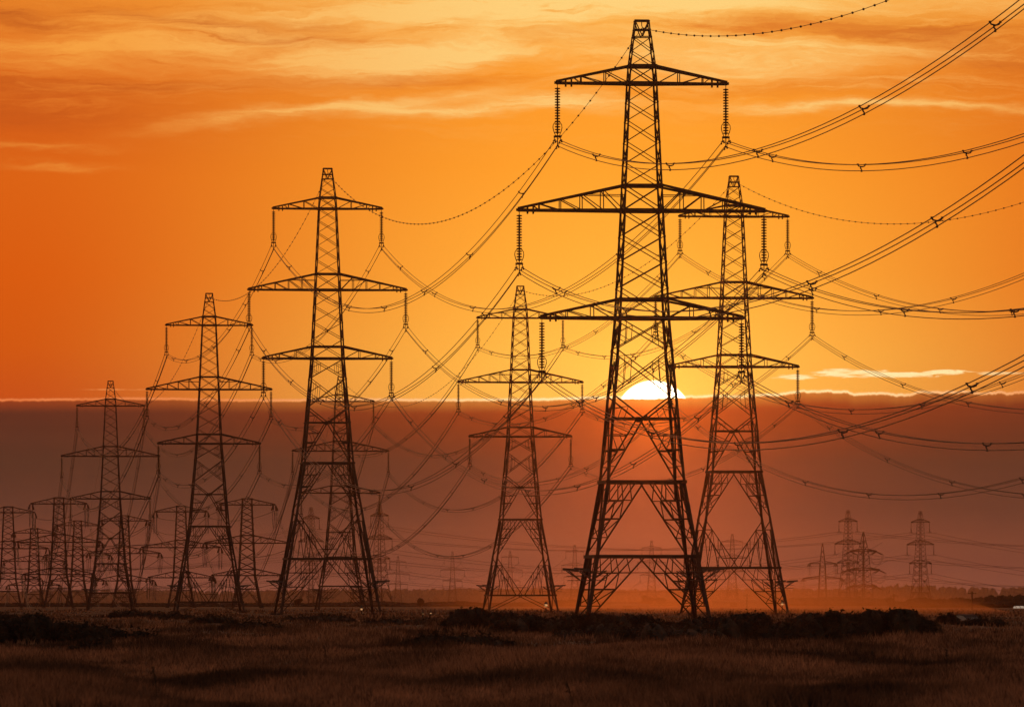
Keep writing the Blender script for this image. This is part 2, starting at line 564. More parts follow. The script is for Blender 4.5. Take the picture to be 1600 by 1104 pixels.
def arm_mesh(L, hb, ht, verts, heavy, inner, hs=WH, ws=WW, name='pylon_crossarm', mat=STEEL):
    """right hand crossarm: two bottom chords, two rising top chords, posts and diagonals"""
    m = MB()
    tip = Vector((L * K, 0, hb * K))
    for sy in (-1, 1):
        wb, wt = wat(hb, hs, ws) * K, wat(ht, hs, ws) * K
        bo, to = Vector((wb, sy * wb, hb * K)), Vector((wt, sy * wt, ht * K))
        bt = tip + Vector((0, sy * .12, 0)); tt = tip + Vector((0, sy * .12, .16))
        o = Vector((0, 0, 0))
        m.bar(bo, bt, heavy * .7, heavy); m.bar(to, tt, heavy * .6, heavy * .85)
        bot = lambda x: lerp(bo, bt, (x - wb) / (L * K - wb))
        top = lambda x: lerp(to, tt, (x - wt) / (L * K - wt))
        xs = [wt + (L * K - wt) * v for v in verts]
        ins = Vector((0, -sy * .05, 0))
        prev = wb
        for i, x in enumerate(xs):
            m.bar(bot(x), top(x), .075, off=ins)
            m.bar(top(x), bot(prev), .075, off=ins * 2.2)
            prev = x
        m.bar(top(lerp(xs[-1], L * K, .3)), bot(prev), .05, off=ins * 2.2)
        if inner:
            z = top(xs[1]).z - .05
            m.bar(Vector((wt, sy * wt * .97, z)), top(xs[1]), .06, off=ins * 3)
    # plan bracing between the two bottom chords
    xs = [wat(hb, hs, ws) * K] + [wat(ht, hs, ws) * K + (L * K - wat(ht, hs, ws) * K) * v for v in verts]
    wb = wat(hb, hs, ws) * K
    yb = lambda x: lerp(wb, .12, (x - wb) / (L * K - wb))
    for a, b in zip(xs, xs[1:]):
        m.bar((a, -yb(a), hb * K), (b, yb(b), hb * K), .06, off=(0, 0, .0)); m.bar((a, yb(a), hb * K), (b, -yb(b), hb * K), .06, off=(0, 0, .065))
        m.bar((b, -yb(b), hb * K), (b, yb(b), hb * K), .05, off=(0, 0, -.056))
    # tip plates and shackles
    m.bar(tip + Vector((-.75, 0, .04)), tip + Vector((.14, 0, .04)), .3, .2)
    for x in (-1.2, -.75): m.bar(tip + Vector((x, 0, .3)), tip + Vector((x, 0, -.28)), .12, .3)
    return m


def mirrored(mb):
    q = MB(); q.v = [Vector((-p[0], p[1], p[2])) for p in mb.v]; q.f = [tuple(reversed(f)) for f in mb.f]
    return q


ARMS = [(134.5, 367, 394, (.33, .66), .2, False), (194.5, 168, 207, (.2, .4, .6, .8), .22, True), (159, 0, 29, (.33, .66), .22, False)]
ARM_ME = []
for a in ARMS:
    r_ = arm_mesh(*a)
    ARM_ME.append((mirrored(r_).mesh('crossarm', STEEL), r_.mesh('crossarm', STEEL)))

# suspension insulator string: hook, discs, pear-shaped arcing ring, yoke and clamps
DROP = 4.5
prof = [(.03, 0), (.03, .33)]
NDISC = 17
for i in range(NDISC):
    z = .36 + i * .215
    prof += [(.06, z), (.2, z + .03), (.23, z + .06), (.22, z + .11), (.08, z + .125), (.06, z + .2)]
prof += [(.03, .36 + NDISC * .215), (.03, 4.16)]
m = MB(); m.lathe(prof, 10); STRING = m.mesh('insulator_string', GLASS)
m = MB()
ringpts = [(.0, -4.12), (.16, -4.12), (.29, -3.8), (.36, -3.5), (.34, -3.28), (.22, -3.1), (.1, -3.06)]
for s in (-1, 1):
    m.tube([(s * x, .02 * s, z) for x, z in ringpts], .032, 6)
    m.tube([(.02 * s, s * x * .55, z) for x, z in ringpts], .026, 6)
ARC = m.mesh('arcing_ring', STEEL)
m = MB()
m.bar((-.3, 0, -4.2), (.3, 0, -4.2), .1, .16); m.bar((0, 0, -4.16), (0, 0, -4.86), .07)
for x, z in ((-.25, -4.5), (.25, -4.5), (0, -4.93)):
    m.bar((x, 0, -4.2 if x else -4.8), (x, 0, z), .06)
    m.bar((x, -.22, z), (x, .22, z), .09, .13)
    m.bar((x, -1.1, z), (x, 1.1, z), .045)
    for s in (-1, 1):                                   # vibration dampers
        m.bar((x, s * .9, z), (x, s * .9, z - .12), .04); m.bar((x, s * .72, z - .15), (x, s * 1.08, z - .15), .1, .11)
YOKE = m.mesh('yoke', STEEL)


def guard_mesh(sx, sy, base):
    """climbing guard of brackets and wire round one leg"""
    m = MB(); h = base + 3.3 / K
    c = corner(CORN.index((sx, sy)), h)
    for dz in (0, .35, .7):
        o = .95 + .1 * dz
        p = [c + Vector((a * o, b * o, dz)) for a, b in ((-1, -1), (1, -1), (1, 1), (-1, 1), (-1, -1))]
        for a, b in zip(p, p[1:]): m.bar(a, b, .045)
    for a, b in ((-1, -1), (1, -1), (1, 1), (-1, 1)):
        m.bar(c, c + Vector((a * 1.02, b * 1.02, .75)), .07)
    m.bar(c + Vector((sx * .2, -.75, .8)), c + Vector((sx * 1.5, -.75, .9)), .5, .18)
    return m


LOWER = {}


def lower_parts(base, ext):
    key = (round(base), ext)
    if key in LOWER: return LOWER[key]
    out = []
    for i, (sx, sy) in enumerate(CORN):
        m = MB()
        cuts = [-256, -372, base]
        for a, b, w in ((-256, -372, .26), (-372, base, .29)):
            m.angle(corner(i, a), corner(i, b), w, w * .3, sx, sy)
        m.bar(corner(i, base) + Vector((0, 0, -.6)), corner(i, base) + Vector((0, 0, .25)), .7)
        out.append(('leg', m.mesh('pylon_leg', STEEL)))
    m = MB(); kpanel(m, -256, -372, .14, .075)
    if ext:
        vpanel(m, -372, -490, .14, .07); kpanel(m, -490, base, .13, .07)
    else:
        kpanel(m, -372, base, .14, .075)
    out.append(('leg_bracing', m.mesh('leg_bracing', STEEL)))
    for h in ([-256, -490] if ext else [-256, -372]):
        m = MB(); ring(m, h, .24, o=-.05); out.append(('cross_beam', m.mesh('cross_beam', STEEL)))
    for (sx, sy) in CORN:
        out.append(('climbing_guard', guard_mesh(sx, sy, base).mesh('climbing_guard', PLATE)))
    LOWER[key] = out
    return out


PYL = {}


def pylon(key, label, cx, ylow, s, rz, ext, group, size=1.0, depth=None):
    """suspension pylon; cx, ylow: where its axis and lowest crossarm show, s: photo pixels per K metres"""
    d = depth or D0 / s
    mpp = d / F
    x = (cx - 800) * mpp
    zl = CAMZ + (HOR - ylow) * mpp
    base = -zl / K / size
    root = link('lattice_pylon', None, None, (x, d, 0), rz)
    tag(root, label, 'pylon', group)
    root.scale = (size,) * 3
    up = (0, 0, zl / size)
    link('peak', PEAK, root, up); link('body', BODY, root, up)
    for n, me in lower_parts(base, ext): link(n, me, root, up)
    att = {}
    for (L, hb, *_), (ml, mr), lvl in zip(ARMS, ARM_ME, ('top', 'middle', 'bottom')):
        for sgn, me, sd_ in ((-1, ml, 'left'), (1, mr, 'right')):
            link('crossarm', me, root, up)
            p = (sgn * (L - 2) * K, 0, zl / size + hb * K)
            st = link('insulator_string', STRING, root, p)
            link('arcing_ring', ARC, st); link('yoke', YOKE, st)
            att[(lvl, sd_)] = Vector((x, d, 0)) + Matrix.Rotation(rz, 3, 'Z') @ (Vector(p) * size) - Vector((0, 0, DROP * size))
    att['earth'] = Vector((x, d, zl + 454 * K * size))
    PYL[key] = dict(att=att, rz=rz, d=d)
    return root


RZ = R(5.4)
G1 = 'tall lattice pylons of the two power lines'
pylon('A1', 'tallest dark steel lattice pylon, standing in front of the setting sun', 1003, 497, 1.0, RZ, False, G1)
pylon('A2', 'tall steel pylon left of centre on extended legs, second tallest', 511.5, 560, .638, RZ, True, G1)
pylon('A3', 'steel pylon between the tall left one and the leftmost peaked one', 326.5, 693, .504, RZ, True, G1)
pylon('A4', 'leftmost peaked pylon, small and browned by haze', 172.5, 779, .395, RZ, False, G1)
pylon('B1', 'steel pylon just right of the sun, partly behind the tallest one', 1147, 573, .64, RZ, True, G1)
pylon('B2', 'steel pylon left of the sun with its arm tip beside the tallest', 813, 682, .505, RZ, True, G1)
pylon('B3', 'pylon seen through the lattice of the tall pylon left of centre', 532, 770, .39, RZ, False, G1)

# --- flat-topped tension pylons at the left
TH = [-330, 0, 168, 367, 399]
TW = [104, 46, 37, 28, 26.5]
m = MB()
legs(m, 399, 0, .28, .4, TH, TW)
xbrace(m, [399, 367], .18, TH, TW); xbrace(m, [367, 334, 301, 268, 235, 208], .18, TH, TW); xbrace(m, [208, 168], .18, TH, TW)
xbrace(m, [168, 120, 72, 33, 0], .19, TH, TW)
for h in (399, 367, 208, 168, 33, 0): ring(m, h, .28, TH, TW, -.03)
TBODY = m.mesh('tension_body', STEEL)
TARMS = [(146, 367, 397, (.3, .62), .26, False), (221, 168, 207, (.2, .4, .6, .8), .28, False), (184, 0, 33, (.3, .62), .28, False)]
TARM_ME = []
for a in TARMS:
    r_ = arm_mesh(*a, hs=TH, ws=TW)
    TARM_ME.append((mirrored(r_).mesh('crossarm', STEEL), r_.mesh('crossarm', STEEL)))
tp = [(.03, 0), (.03, .4)]
for i in range(20):
    z = .45 + i * .18
    tp += [(.06, z), (.2, z + .05), (.19, z + .085), (.07, z + .11), (.06, z + .165)]
tp += [(.03, 4.3), (.03, 4.7)]
TSTR = []
for sy in (-1, 1):
    m = MB()
    for k, (ox, tilt) in enumerate(((-.3, -.2), (.3, -.24))):
        m.lathe(tp, 8, (ox * .25, sy * .95, tilt - .1), (ox, sy * .1, -.1))
    TSTR.append(m.mesh('tension_string', GLASS))
m = MB()
for ox in (-.35, .35):
    m.tube([(ox, 4.4 * math.cos(t), -1.5 - 4.6 * math.sin(t) ** .8) for t in [math.pi * i / 16 for i in range(17)]], .065, 6)
JUMP = m.mesh('jumper_loop', CABLE)
for sy in (0,):
    pass


def tlower(base):
    hs = [base, 0, 168, 367, 399]; ws = [46 + (-base) * .19, 46, 37, 28, 26.5]
    out = []
    for i, (sx, sy) in enumerate(CORN):
        m = MB(); m.angle(corner(i, 0, hs, ws), corner(i, base, hs, ws), .44, .13, sx, sy)
        m.bar(corner(i, base, hs, ws) + Vector((0, 0, -.6)), corner(i, base, hs, ws) + Vector((0, 0, .25)), .7)
        out.append(('leg', m.mesh('pylon_leg', STEEL)))
    m = MB()
    h1 = base * .42
    for i, j, n in FACES:
        c = lambda k, h: corner(k, h, hs, ws)
        C0 = (c(i, 0) + c(j, 0)) / 2; C1 = (c(i, h1) + c(j, h1)) / 2
        for P in (i, j):
            m.bar(C0, c(P, h1), .13, off=n * .05)
            m.bar(C1, c(P, base), .13, off=n * .05)
            for t in (.3, .62):
                m.bar(lerp(c(P, h1), c(P, base), t), lerp(C1, c(P, base), t), .09, off=n * .13)
                m.bar(lerp(c(P, h1), c(P, base), t + .2), lerp(C1, c(P, base), t), .07, off=n * .2)
            m.bar(lerp(c(P, 0), c(P, h1), .5), lerp(C0, c(P, h1), .5), .09, off=n * .13)
        m.bar(c(i, h1), c(j, h1), .16, .26, off=n * -.04)
    out.append(('leg_bracing', m.mesh('leg_bracing', STEEL)))
    return out


def tension(key, label, cx, ylow, s, rz):
    d = D0 / s; mpp = d / F
    x = (cx - 800) * mpp; zl = CAMZ + (HOR - ylow) * mpp
    root = link('tension_pylon', None, None, (x, d, 0), rz)
    tag(root, label, 'pylon', 'flat-topped tension pylons at the left')
    up = (0, 0, zl)
    link('body', TBODY, root, up)
    for n, me in tlower(-zl / K): link(n, me, root, up)
    att = {}
    for (L, hb, *_), (ml, mr), lvl in zip(TARMS, TARM_ME, ('top', 'middle', 'bottom')):
        for sgn, me, sd_ in ((-1, ml, 'left'), (1, mr, 'right')):
            link('crossarm', me, root, up)
            p = Vector((sgn * (L - 2) * K, 0, zl + hb * K))
            for tm in TSTR: link('tension_string', tm, root, p)
            link('jumper_loop', JUMP, root, p)
            rot = Matrix.Rotation(rz, 3, 'Z')
            for q, sy in (('near', -1), ('far', 1)):
                att[(lvl, sd_, q)] = Vector((x, d, 0)) + rot @ (p + Vector((0, sy * 4.5, -1.6)))
    att['earth'] = Vector((x, d, zl + 400 * K))
    PYL[key] = dict(att=att, rz=rz, d=d)


tension('C1', 'flat-topped tension pylon left of the leftmost peaked pylon, its body standing clear', 92, 897, .300, R(5))
tension('C2', 'flat-topped tension pylon cut by the left picture edge, second tallest of the left cluster', 13, 904, .282, R(4))
tension('C3', 'small flat-topped tension pylon between the two big ones at the left edge', 53.5, 914, .223, R(7))
tension('D1', 'flat-topped tension pylon standing clear between two peaked pylons left of centre', 386, 898.5, .300, R(5))
tension('D2', 'flat-topped tension pylon whose right leg line crosses the second peaked pylon', 283, 902, .280, R(4))
tension('D3', 'flat-topped tension pylon tucked behind the right leg of the leftmost peaked pylon', 194.5, 907, .255, R(6))
tension('D4', 'flat-topped tension pylon filling the gap left of the leftmost peaked pylon\'s legs', 121.5, 907, .235, R(7))

# --- hazy pylons far behind
G3 = 'hazy pylons standing cornerwise far away'
TURN = R(-55)
pylon('E1', 'hazy cornerwise pylon at far right, standing alone', 1438, 880, .1755, TURN, False, G3)
pylon('E2', 'hazy cornerwise pylon at right with a shorter tension pylon against it', 1325, 879, .176, TURN, False, G3)
pylon('E3', 'hazy cornerwise pylon just right of the tall pylon left of centre', 593, 872.7, .183, TURN, False, G3)
pylon('E4', 'hazy cornerwise pylon seen between the legs of the tall pylon left of centre', 486, 876, .180, TURN, False, G3)
G4 = 'row of small faint pylons on the horizon'
for key, cx, yl, s, dd, lab in (
        ('F1', 1144, 892, .125, 3605, 'faint small pylon seen through the legs of the pylon right of the sun'),
        ('F2', 1018, 898, .115, 3920, 'faint small pylon seen between the legs of the tallest pylon'),
        ('F3', 898, 901, .107, 4213, 'faint small pylon against the left leg of the tallest pylon'),
        ('F4', 797, 907, .100, 4510, 'faint small pylon seen through the legs of the pylon left of the sun'),
        ('F5', 707, 907, .098, 4600, 'faint small pylon standing alone in the open sky left of centre'),
        ('F6', 622, 912.5, .095, 4745, 'faintest small pylon beside the hazy cornerwise one left of centre')):
    pylon(key, lab, cx, yl, s, R(6), False, G4, size=s * dd / D0, depth=dd)


def small_tension(cx, ytop, levels, d, rz, label, peakw, bodyw, basew, thick=1.0):
    """far tension pylon with a pointed peak; levels: (row, half arm in photo px)"""
    mpp = d / F; x = (cx - 800) * mpp
    z = lambda y: CAMZ + (HOR - y) * mpp
    root = link('tension_pylon', None, None, (x, d, 0), rz)
    tag(root, label, 'pylon')
    hs = [0, z(levels[0][0]) / K, z(ytop) / K]
    ws = [basew * mpp / K, bodyw * mpp / K, peakw * mpp / K]
    m = MB(); legs(m, hs[2], hs[0], .24, .4, hs, ws)
    n = 13
    xbrace(m, [hs[2] + (hs[0] - hs[2]) * (i / n) ** .9 for i in range(n + 1)], .15, hs, ws)
    link('body', m.mesh('tension_body', STEEL), root)
    for (y, half) in levels:
        h = z(y) / K
        for mir in (False, True):
            a = arm_mesh(half * mpp / K, h, h + 3.6 * mpp / K, (.3, .62), .4 * thick, False, hs, ws)
            a = mirrored(a) if mir else a
            link('crossarm', a.mesh('crossarm', STEEL), root)
            p = ((-1 if mir else 1) * (half * mpp - .1), 0, z(y))
            for tm in TSTR: link('tension_string', tm, root, p)
            link('jumper_loop', JUMP, root, p)


small_tension(1285, 848.5, [(880, 21), (903.5, 30.5)], 4000, R(4), 'faint slender two-armed tension pylon with a pointed top, right of the near pylons', .9, 4.4, 7.5)
small_tension(1349, 830.5, [(861, 27), (890, 33), (916, 27)], 3650, R(38), 'hazy three-armed tension pylon standing against the right-hand cornerwise pylon', .8, 6, 12, 1.3)

# ------------------------------------------------------------------ conductors and earth wires
SAGK = 10.2 / 351.0 ** 2
SPC = None
m = MB()
for (x, z) in ((-.27, .02), (.27, .02), (0, -.45)):
    m.bar((x, -.12, z), (x, .12, z), .1, .1)
m.tube([(-.27, 0, .02), (-.2, 0, -.1), (-.06, 0, -.14), (.02, 0, -.14)], .05, 6)
m.tube([(.27, 0, .02), (.2, 0, -.1), (.06, 0, -.13), (.0, 0, -.17)], .05, 6)
m.tube([(.06, 0, -.12), (.07, 0, -.26), (0, 0, -.34), (0, 0, -.45)], .05, 6)
SPACER = m.mesh('spacer', PLATE)
m = MB(); m.lathe([(.015, -.16), (.05, -.1), (.085, 0), (.05, .1), (.015, .16)], 8, (0, 1, 0)); DIVERT = m.mesh('bird_diverter', PLATE)


def catenary(p, q, sag, n=44):
    return [lerp(p, q, i / n) - Vector((0, 0, 4 * sag * (i / n) * (1 - i / n))) for i in range(n + 1)]


def bundle(p, q, label, group, r=.03, nsp=7, sag=None):
    span = (q - p).length
    sag = sag if sag is not None else SAGK * span ** 2
    d = q - p; rz = math.atan2(-d.x, d.y)
    root = link('conductor_bundle', None, None, p); tag(root, label, 'power line', group)
    side_ = Vector((math.cos(rz), math.sin(rz), 0))
    for (ox, oz) in ((-.25, 0), (.25, 0), (0, -.43)):
        m = MB()
        m.tube([c - p + side_ * ox + Vector((0, 0, oz)) for c in catenary(p, q, sag)], r, 5)
        link('cable', m.mesh('cable', CABLE), root)
    for i in range(nsp):
        t = (i + .6) / (nsp + .2)
        c = lerp(p, q, t) - Vector((0, 0, 4 * sag * t * (1 - t))) - p
        o = link('spacer', SPACER, root, c, rz)


def earthwire(p, q, label, r=.022, dots=True, sag=None):
    span = (q - p).length
    sag = sag if sag is not None else SAGK * span ** 2
    root = link('earth_wire', None, None, p); tag(root, label, 'power line', 'earth wires strung between the pylon tops')
    m = MB(); m.tube([c - p for c in catenary(p, q, sag)], r, 5)
    link('cable', m.mesh('cable', CABLE), root)
    rz = math.atan2(-(q - p).x, (q - p).y)
    if dots:
        n = int(span / 4.9)
        for i in range(1, n):
            t = i / n
            link('bird_diverter', DIVERT, root, lerp(p, q, t) - Vector((0, 0, 4 * sag * t * (1 - t))) - p, rz)


def single(p, q, label, group, r=.05, sag=None):
    span = (q - p).length
    sag = sag if sag is not None else SAGK * span ** 2
    m = MB(); m.tube([c - p for c in catenary(p, q, sag, 28)], r, 5)
    o = link('power_cable', m.mesh('power_cable', CABLE), None, p)
    tag(o, label, 'power line', group)


LV = [(a, b) for a in ('top', 'middle', 'bottom') for b in ('left', 'right')]
NM = dict(A1='tallest pylon', A2='tall pylon left of centre', A3='mid-sized left pylon', A4='leftmost peaked pylon', B1='pylon right of the sun',
          B2='pylon left of the sun', B3='pylon overlapping the tall one', C1='clear flat-topped pylon', D1='flat-topped pylon left of centre')


def att(k, lv, q='near'):
    a = PYL[k]['att']
    return a[lv] if lv in a else a[(lv[0], lv[1], q)]


for a, b in (('A1', 'A2'), ('A2', 'A3'), ('A3', 'A4'), ('A4', 'C1'), ('B1', 'B2'), ('B2', 'B3'), ('B3', 'D1')):
    for lv in LV:
        bundle(att(a, lv), att(b, lv), f'{lv[0]} {lv[1]} bundle, {NM[a]} to {NM[b]}', f'wire bundles between {NM[a]} and {NM[b]}', r=.045 if a in ('A3', 'A4', 'B2', 'B3') else .03)
    earthwire(PYL[a]['att']['earth'], PYL[b]['att']['earth'], f'earth wire from {NM[a]} top to {NM[b]}', dots=b not in ('C1', 'D1'))
# spans that leave the picture at the right, towards the viewer
for k, vec, sg, sge in (('A1', Vector((33, -340, 4)), 10, 8.4), ('B1', Vector((33, -349, -9.5)), 8.7, 8.5)):
    for lv in LV:
        p = att(k, lv)
        bundle(p, p + vec, f'{lv[0]} {lv[1]} wire bundle from {NM[k]} leaving the picture at right', f'wire bundles from {NM[k]} out of the picture', sag=sg)
    p = PYL[k]['att']['earth']
    vec = Vector((vec.x, vec.y, min(vec.z, 0)))
    earthwire(p, p + vec, f'thin dotted earth wire from {NM[k]} leaving the picture at right', sag=sge)
# far lines
TN = dict(C1='clear flat-topped pylon', C2='pylon at left edge', C3='small flat-topped pylon', D1='flat-topped pylon left of centre',
          D2='one behind mid-sized pylon', D3='one behind leftmost peaked pylon', D4='one in the left gap')
for a, b in (('C1', 'C2'), ('C2', 'C3'), ('D1', 'D2'), ('D2', 'D3'), ('D3', 'D4'), ('C3', 'D4')):
    for lv in LV:
        single(att(a, lv, 'far'), att(b, lv, 'near'), f'{lv[0]} {lv[1]} wire, {TN[a]} to {TN[b]}', f'wires, {TN[a]} to {TN[b]}', r=.075)
EN = dict(E1='hazy far right pylon', E2='hazy pylon by tension pylon', E3='hazy pylon near tall one', E4='hazy pylon between tall legs')
FL = {('top', 'left'): 'left', ('top', 'right'): 'right'}
for a, b in (('E4', 'E2'), ('E3', 'E1')):
    for lv in LV:
        single(att(a, lv), att(b, lv), f'faint {lv[0]} {lv[1]} wire, {EN[a]} to {EN[b]}', f'faint wires, {EN[a]} to {EN[b]}', r=.075, sag=9)
for a, vec, way in (('E2', Vector((250, 170, 6)), 'right'), ('E1', Vector((250, 170, -14)), 'right'), ('E3', Vector((-250, -170, 0)), 'left'), ('E4', Vector((-250, -170, 0)), 'left')):
    for lv in LV:
        p = att(a, lv)
        single(p, p + vec, f'faint {lv[0]} {lv[1]} wire from {EN[a]} running off {way}', f'faint wires from {EN[a]} running off', r=.075, sag=9)
FN = dict(F1='rightmost small pylon', F2='small pylon between tallest legs', F3='small pylon by tallest leg',
          F4='small pylon left of sun', F5='lone small pylon', F6='faintest small pylon')
for a, b in (('F1', 'F2'), ('F2', 'F3'), ('F3', 'F4'), ('F4', 'F5'), ('F5', 'F6')):
    for lv in LV:
        single(att(a, lv), att(b, lv), f'{lv[0]} {lv[1]} wire, {FN[a]} to {FN[b]}', f'faint wires, {FN[a]} to {FN[b]}', r=.06, sag=8)
for lv in LV:
    p = att('F1', lv)
    single(p, p + Vector((45, -400, 0)), f'faint {lv[0]} {lv[1]} wire, {FN["F1"]} running off right', 'faint wires running off right over the field', r=.06, sag=9)

# ------------------------------------------------------------------ ground
rng = np.random.default_rng(7)


def hump(x, y):
    """gentle unevenness of the heath near the camera"""
    a = 0.10 * np.sin(x * .35 + 1.3) * np.sin(y * .045 + .4) + .08 * np.sin(x * .9 + y * .021) * np.sin(y * .11) + .05 * np.sin(x * 1.7 + 2) * np.sin(y * .23 + 1)
    return a * np.clip((900 - y) / 300, 0, 1)


ys = np.unique(np.concatenate([np.array([-900., -300., 0, 60]), np.linspace(90, 330, 100), np.linspace(330, 950, 130), np.geomspace(950, 7600, 30)]))
xs = np.unique(np.concatenate([np.array([-3000., -1500, -700, -300, -120]), np.linspace(-70, 70, 110), np.array([120., 300, 700, 1500, 3000])]))
GX, GY = np.meshgrid(xs, ys)
GZ = hump(GX, GY)
GZ[np.abs(GX) > 75] *= .5
nv = len(xs)
verts = np.stack([GX, GY, GZ], -1).reshape(-1, 3)
faces = [(r * nv + c, r * nv + c + 1, (r + 1) * nv + c + 1, (r + 1) * nv + c) for r in range(len(ys) - 1) for c in range(nv - 1)]
HEATH = material('heath_ground', (.03, .022, .016), (.13, .085, .052), (.16, .03, 1), .95, lo=.38, hi=.64, detail=8, bump=.4)
me = bpy.data.meshes.new('ground'); me.from_pydata(verts.tolist(), [], faces); me.update(); me.materials.append(HEATH)
for p in me.polygons: p.use_smooth = True
tag(link('ground', me), kind='structure')

# grass: blades in tufts, the straw-coloured patches share the ground's pattern
STRAW = material('dry_grass', (.085, .052, .034), (.50, .28, .175), (.16, .03, .3), .85, lo=.40, hi=.60, detail=6, transl=.3)
t_ = STRAW.node_tree
n2 = t_.nodes.new('ShaderNodeTexNoise'); n2.inputs['Scale'].default_value = 2.6; n2.inputs['Detail'].default_value = 3
r2_ = t_.nodes.new('ShaderNodeValToRGB')
r2_.color_ramp.elements[0].position = .36; r2_.color_ramp.elements[0].color = (.25, .25, .25, 1)
r2_.color_ramp.elements[1].position = .66; r2_.color_ramp.elements[1].color = (1.3, 1.25, 1.15, 1)
mx_ = t_.nodes.new('ShaderNodeMix'); mx_.data_type = 'RGBA'; mx_.blend_type = 'MULTIPLY'; mx_.inputs[0].default_value = 1.0
src = [n for n in t_.nodes if n.type == 'VALTORGB' and n != r2_][0]
t_.links.new([n for n in t_.nodes if n.type == 'TEX_COORD'][0].outputs['Object'], n2.inputs['Vector'])
t_.links.new(n2.outputs['Fac'], r2_.inputs[0])
for l_ in list(t_.links):
    if l_.from_node == src:
        t_.links.new(mx_.outputs[2], l_.to_socket)
t_.links.new(src.outputs[0], mx_.inputs[6]); t_.links.new(r2_.outputs[0], mx_.inputs[7])
NT_ = 62000
inv = rng.uniform(1 / 720.0, 1 / 104.0, NT_)
gd = 1 / inv
gx = rng.uniform(-1, 1, NT_) * gd * (830 / F)
patch = np.sin(gx * .5 + 1.1 * np.sin(gd * .03)) * np.sin(gd * .055 + gx * .13 + 2) + .5 * np.sin(gx * 1.3 + gd * .09)
NB = 4
gx = np.repeat(gx, NB) + rng.normal(0, .12, NT_ * NB); gd = np.repeat(gd, NB) + rng.normal(0, .12, NT_ * NB); pt = np.repeat(patch, NB)
hh = (.26 + .13 * pt.clip(-1, 1.2)) * rng.uniform(.55, 1.35, len(gx))
wd = .012 + gd * 4.2e-5
lean = rng.normal(0, .35, (len(gx), 2)) * hh[:, None]
z0 = hump(gx, gd) - .03
tri = np.zeros((len(gx), 3, 3))
tri[:, 0] = np.stack([gx - wd, gd, z0], -1); tri[:, 1] = np.stack([gx + wd, gd, z0], -1)
tri[:, 2] = np.stack([gx + lean[:, 0], gd + lean[:, 1], z0 + hh.clip(.08, None)], -1)
# coarser tussocks on the heath farther out
nf = 15000
fd = 1 / rng.uniform(1 / 1700.0, 1 / 690.0, nf); fx = rng.uniform(-1, 1, nf) * fd * (830 / F)
fp = np.sin(fx * .21 + 1.7 * np.sin(fd * .011)) * np.sin(fd * .016 + fx * .05) + .6 * np.sin(fx * .6 + fd * .03)
fh = (.22 + .22 * fp.clip(-.6, 1.3)) * rng.uniform(.5, 1.4, nf); fw = rng.uniform(.06, .22, nf)
ft = np.zeros((nf, 3, 3)); fz = hump(fx, fd) * 0 - .03
ft[:, 0] = np.stack([fx - fw, fd, fz], -1); ft[:, 1] = np.stack([fx + fw, fd, fz], -1)
ft[:, 2] = np.stack([fx + rng.normal(0, .1, nf), fd + rng.normal(0, .1, nf), fz + fh.clip(.08, None)], -1)
tri = np.concatenate([tri, ft])
me = bpy.data.meshes.new('grass')
n3 = len(tri) * 3
me.vertices.add(n3); me.vertices.foreach_set('co', tri.reshape(-1).astype(np.float32))
me.loops.add(n3); me.loops.foreach_set('vertex_index', np.arange(n3, dtype=np.int32))
me.polygons.add(len(tri)); me.polygons.foreach_set('loop_start', np.arange(0, n3, 3, dtype=np.int32))
me.update(calc_edges=True); me.materials.append(STRAW)
tag(link('grass', me), 'dry brown heath grass across the whole foreground', 'grass', kind='stuff')


def leaf_soup(cen, size, rng):
    """random little triangles round the points cen"""
    n = len(cen)
    d = rng.normal(0, 1, (n, 3, 3)); d /= np.linalg.norm(d, axis=2, keepdims=True)
    return cen[:, None, :] + d * size * rng.uniform(.5, 1.2, (n, 1, 1))


def rough_dome(mb, w, dp, h, rng, nu=26, nvv=9, amp=.18, sink=.25):
    ph = rng.uniform(0, 6.28, 8)
    n = len(mb.v)
    for j in range(nvv + 1):
        t = j / nvv * math.pi / 2
        for i in range(nu):
            a = 2 * math.pi * i / nu
            k = 1 + amp * (math.sin(3 * a + ph[0] + 2 * t) + .7 * math.sin(5 * a + ph[1] - 3 * t) + .6 * math.sin(9 * a + ph[2] + 5 * t)) * .6
            mb.v.append(Vector((w * .5 * math.cos(t) ** .6 * math.cos(a) * k, dp * .5 * math.cos(t) ** .6 * math.sin(a) * k, (h + sink) * math.sin(t) * (1 + amp * .5 * math.sin(4 * a + ph[3])) - sink)))
    for j in range(nvv):
        for i in range(nu):
            i2 = (i + 1) % nu
            mb.f.append((n + j * nu + i, n + j * nu + i2, n + (j + 1) * nu + i2, n + (j + 1) * nu + i))


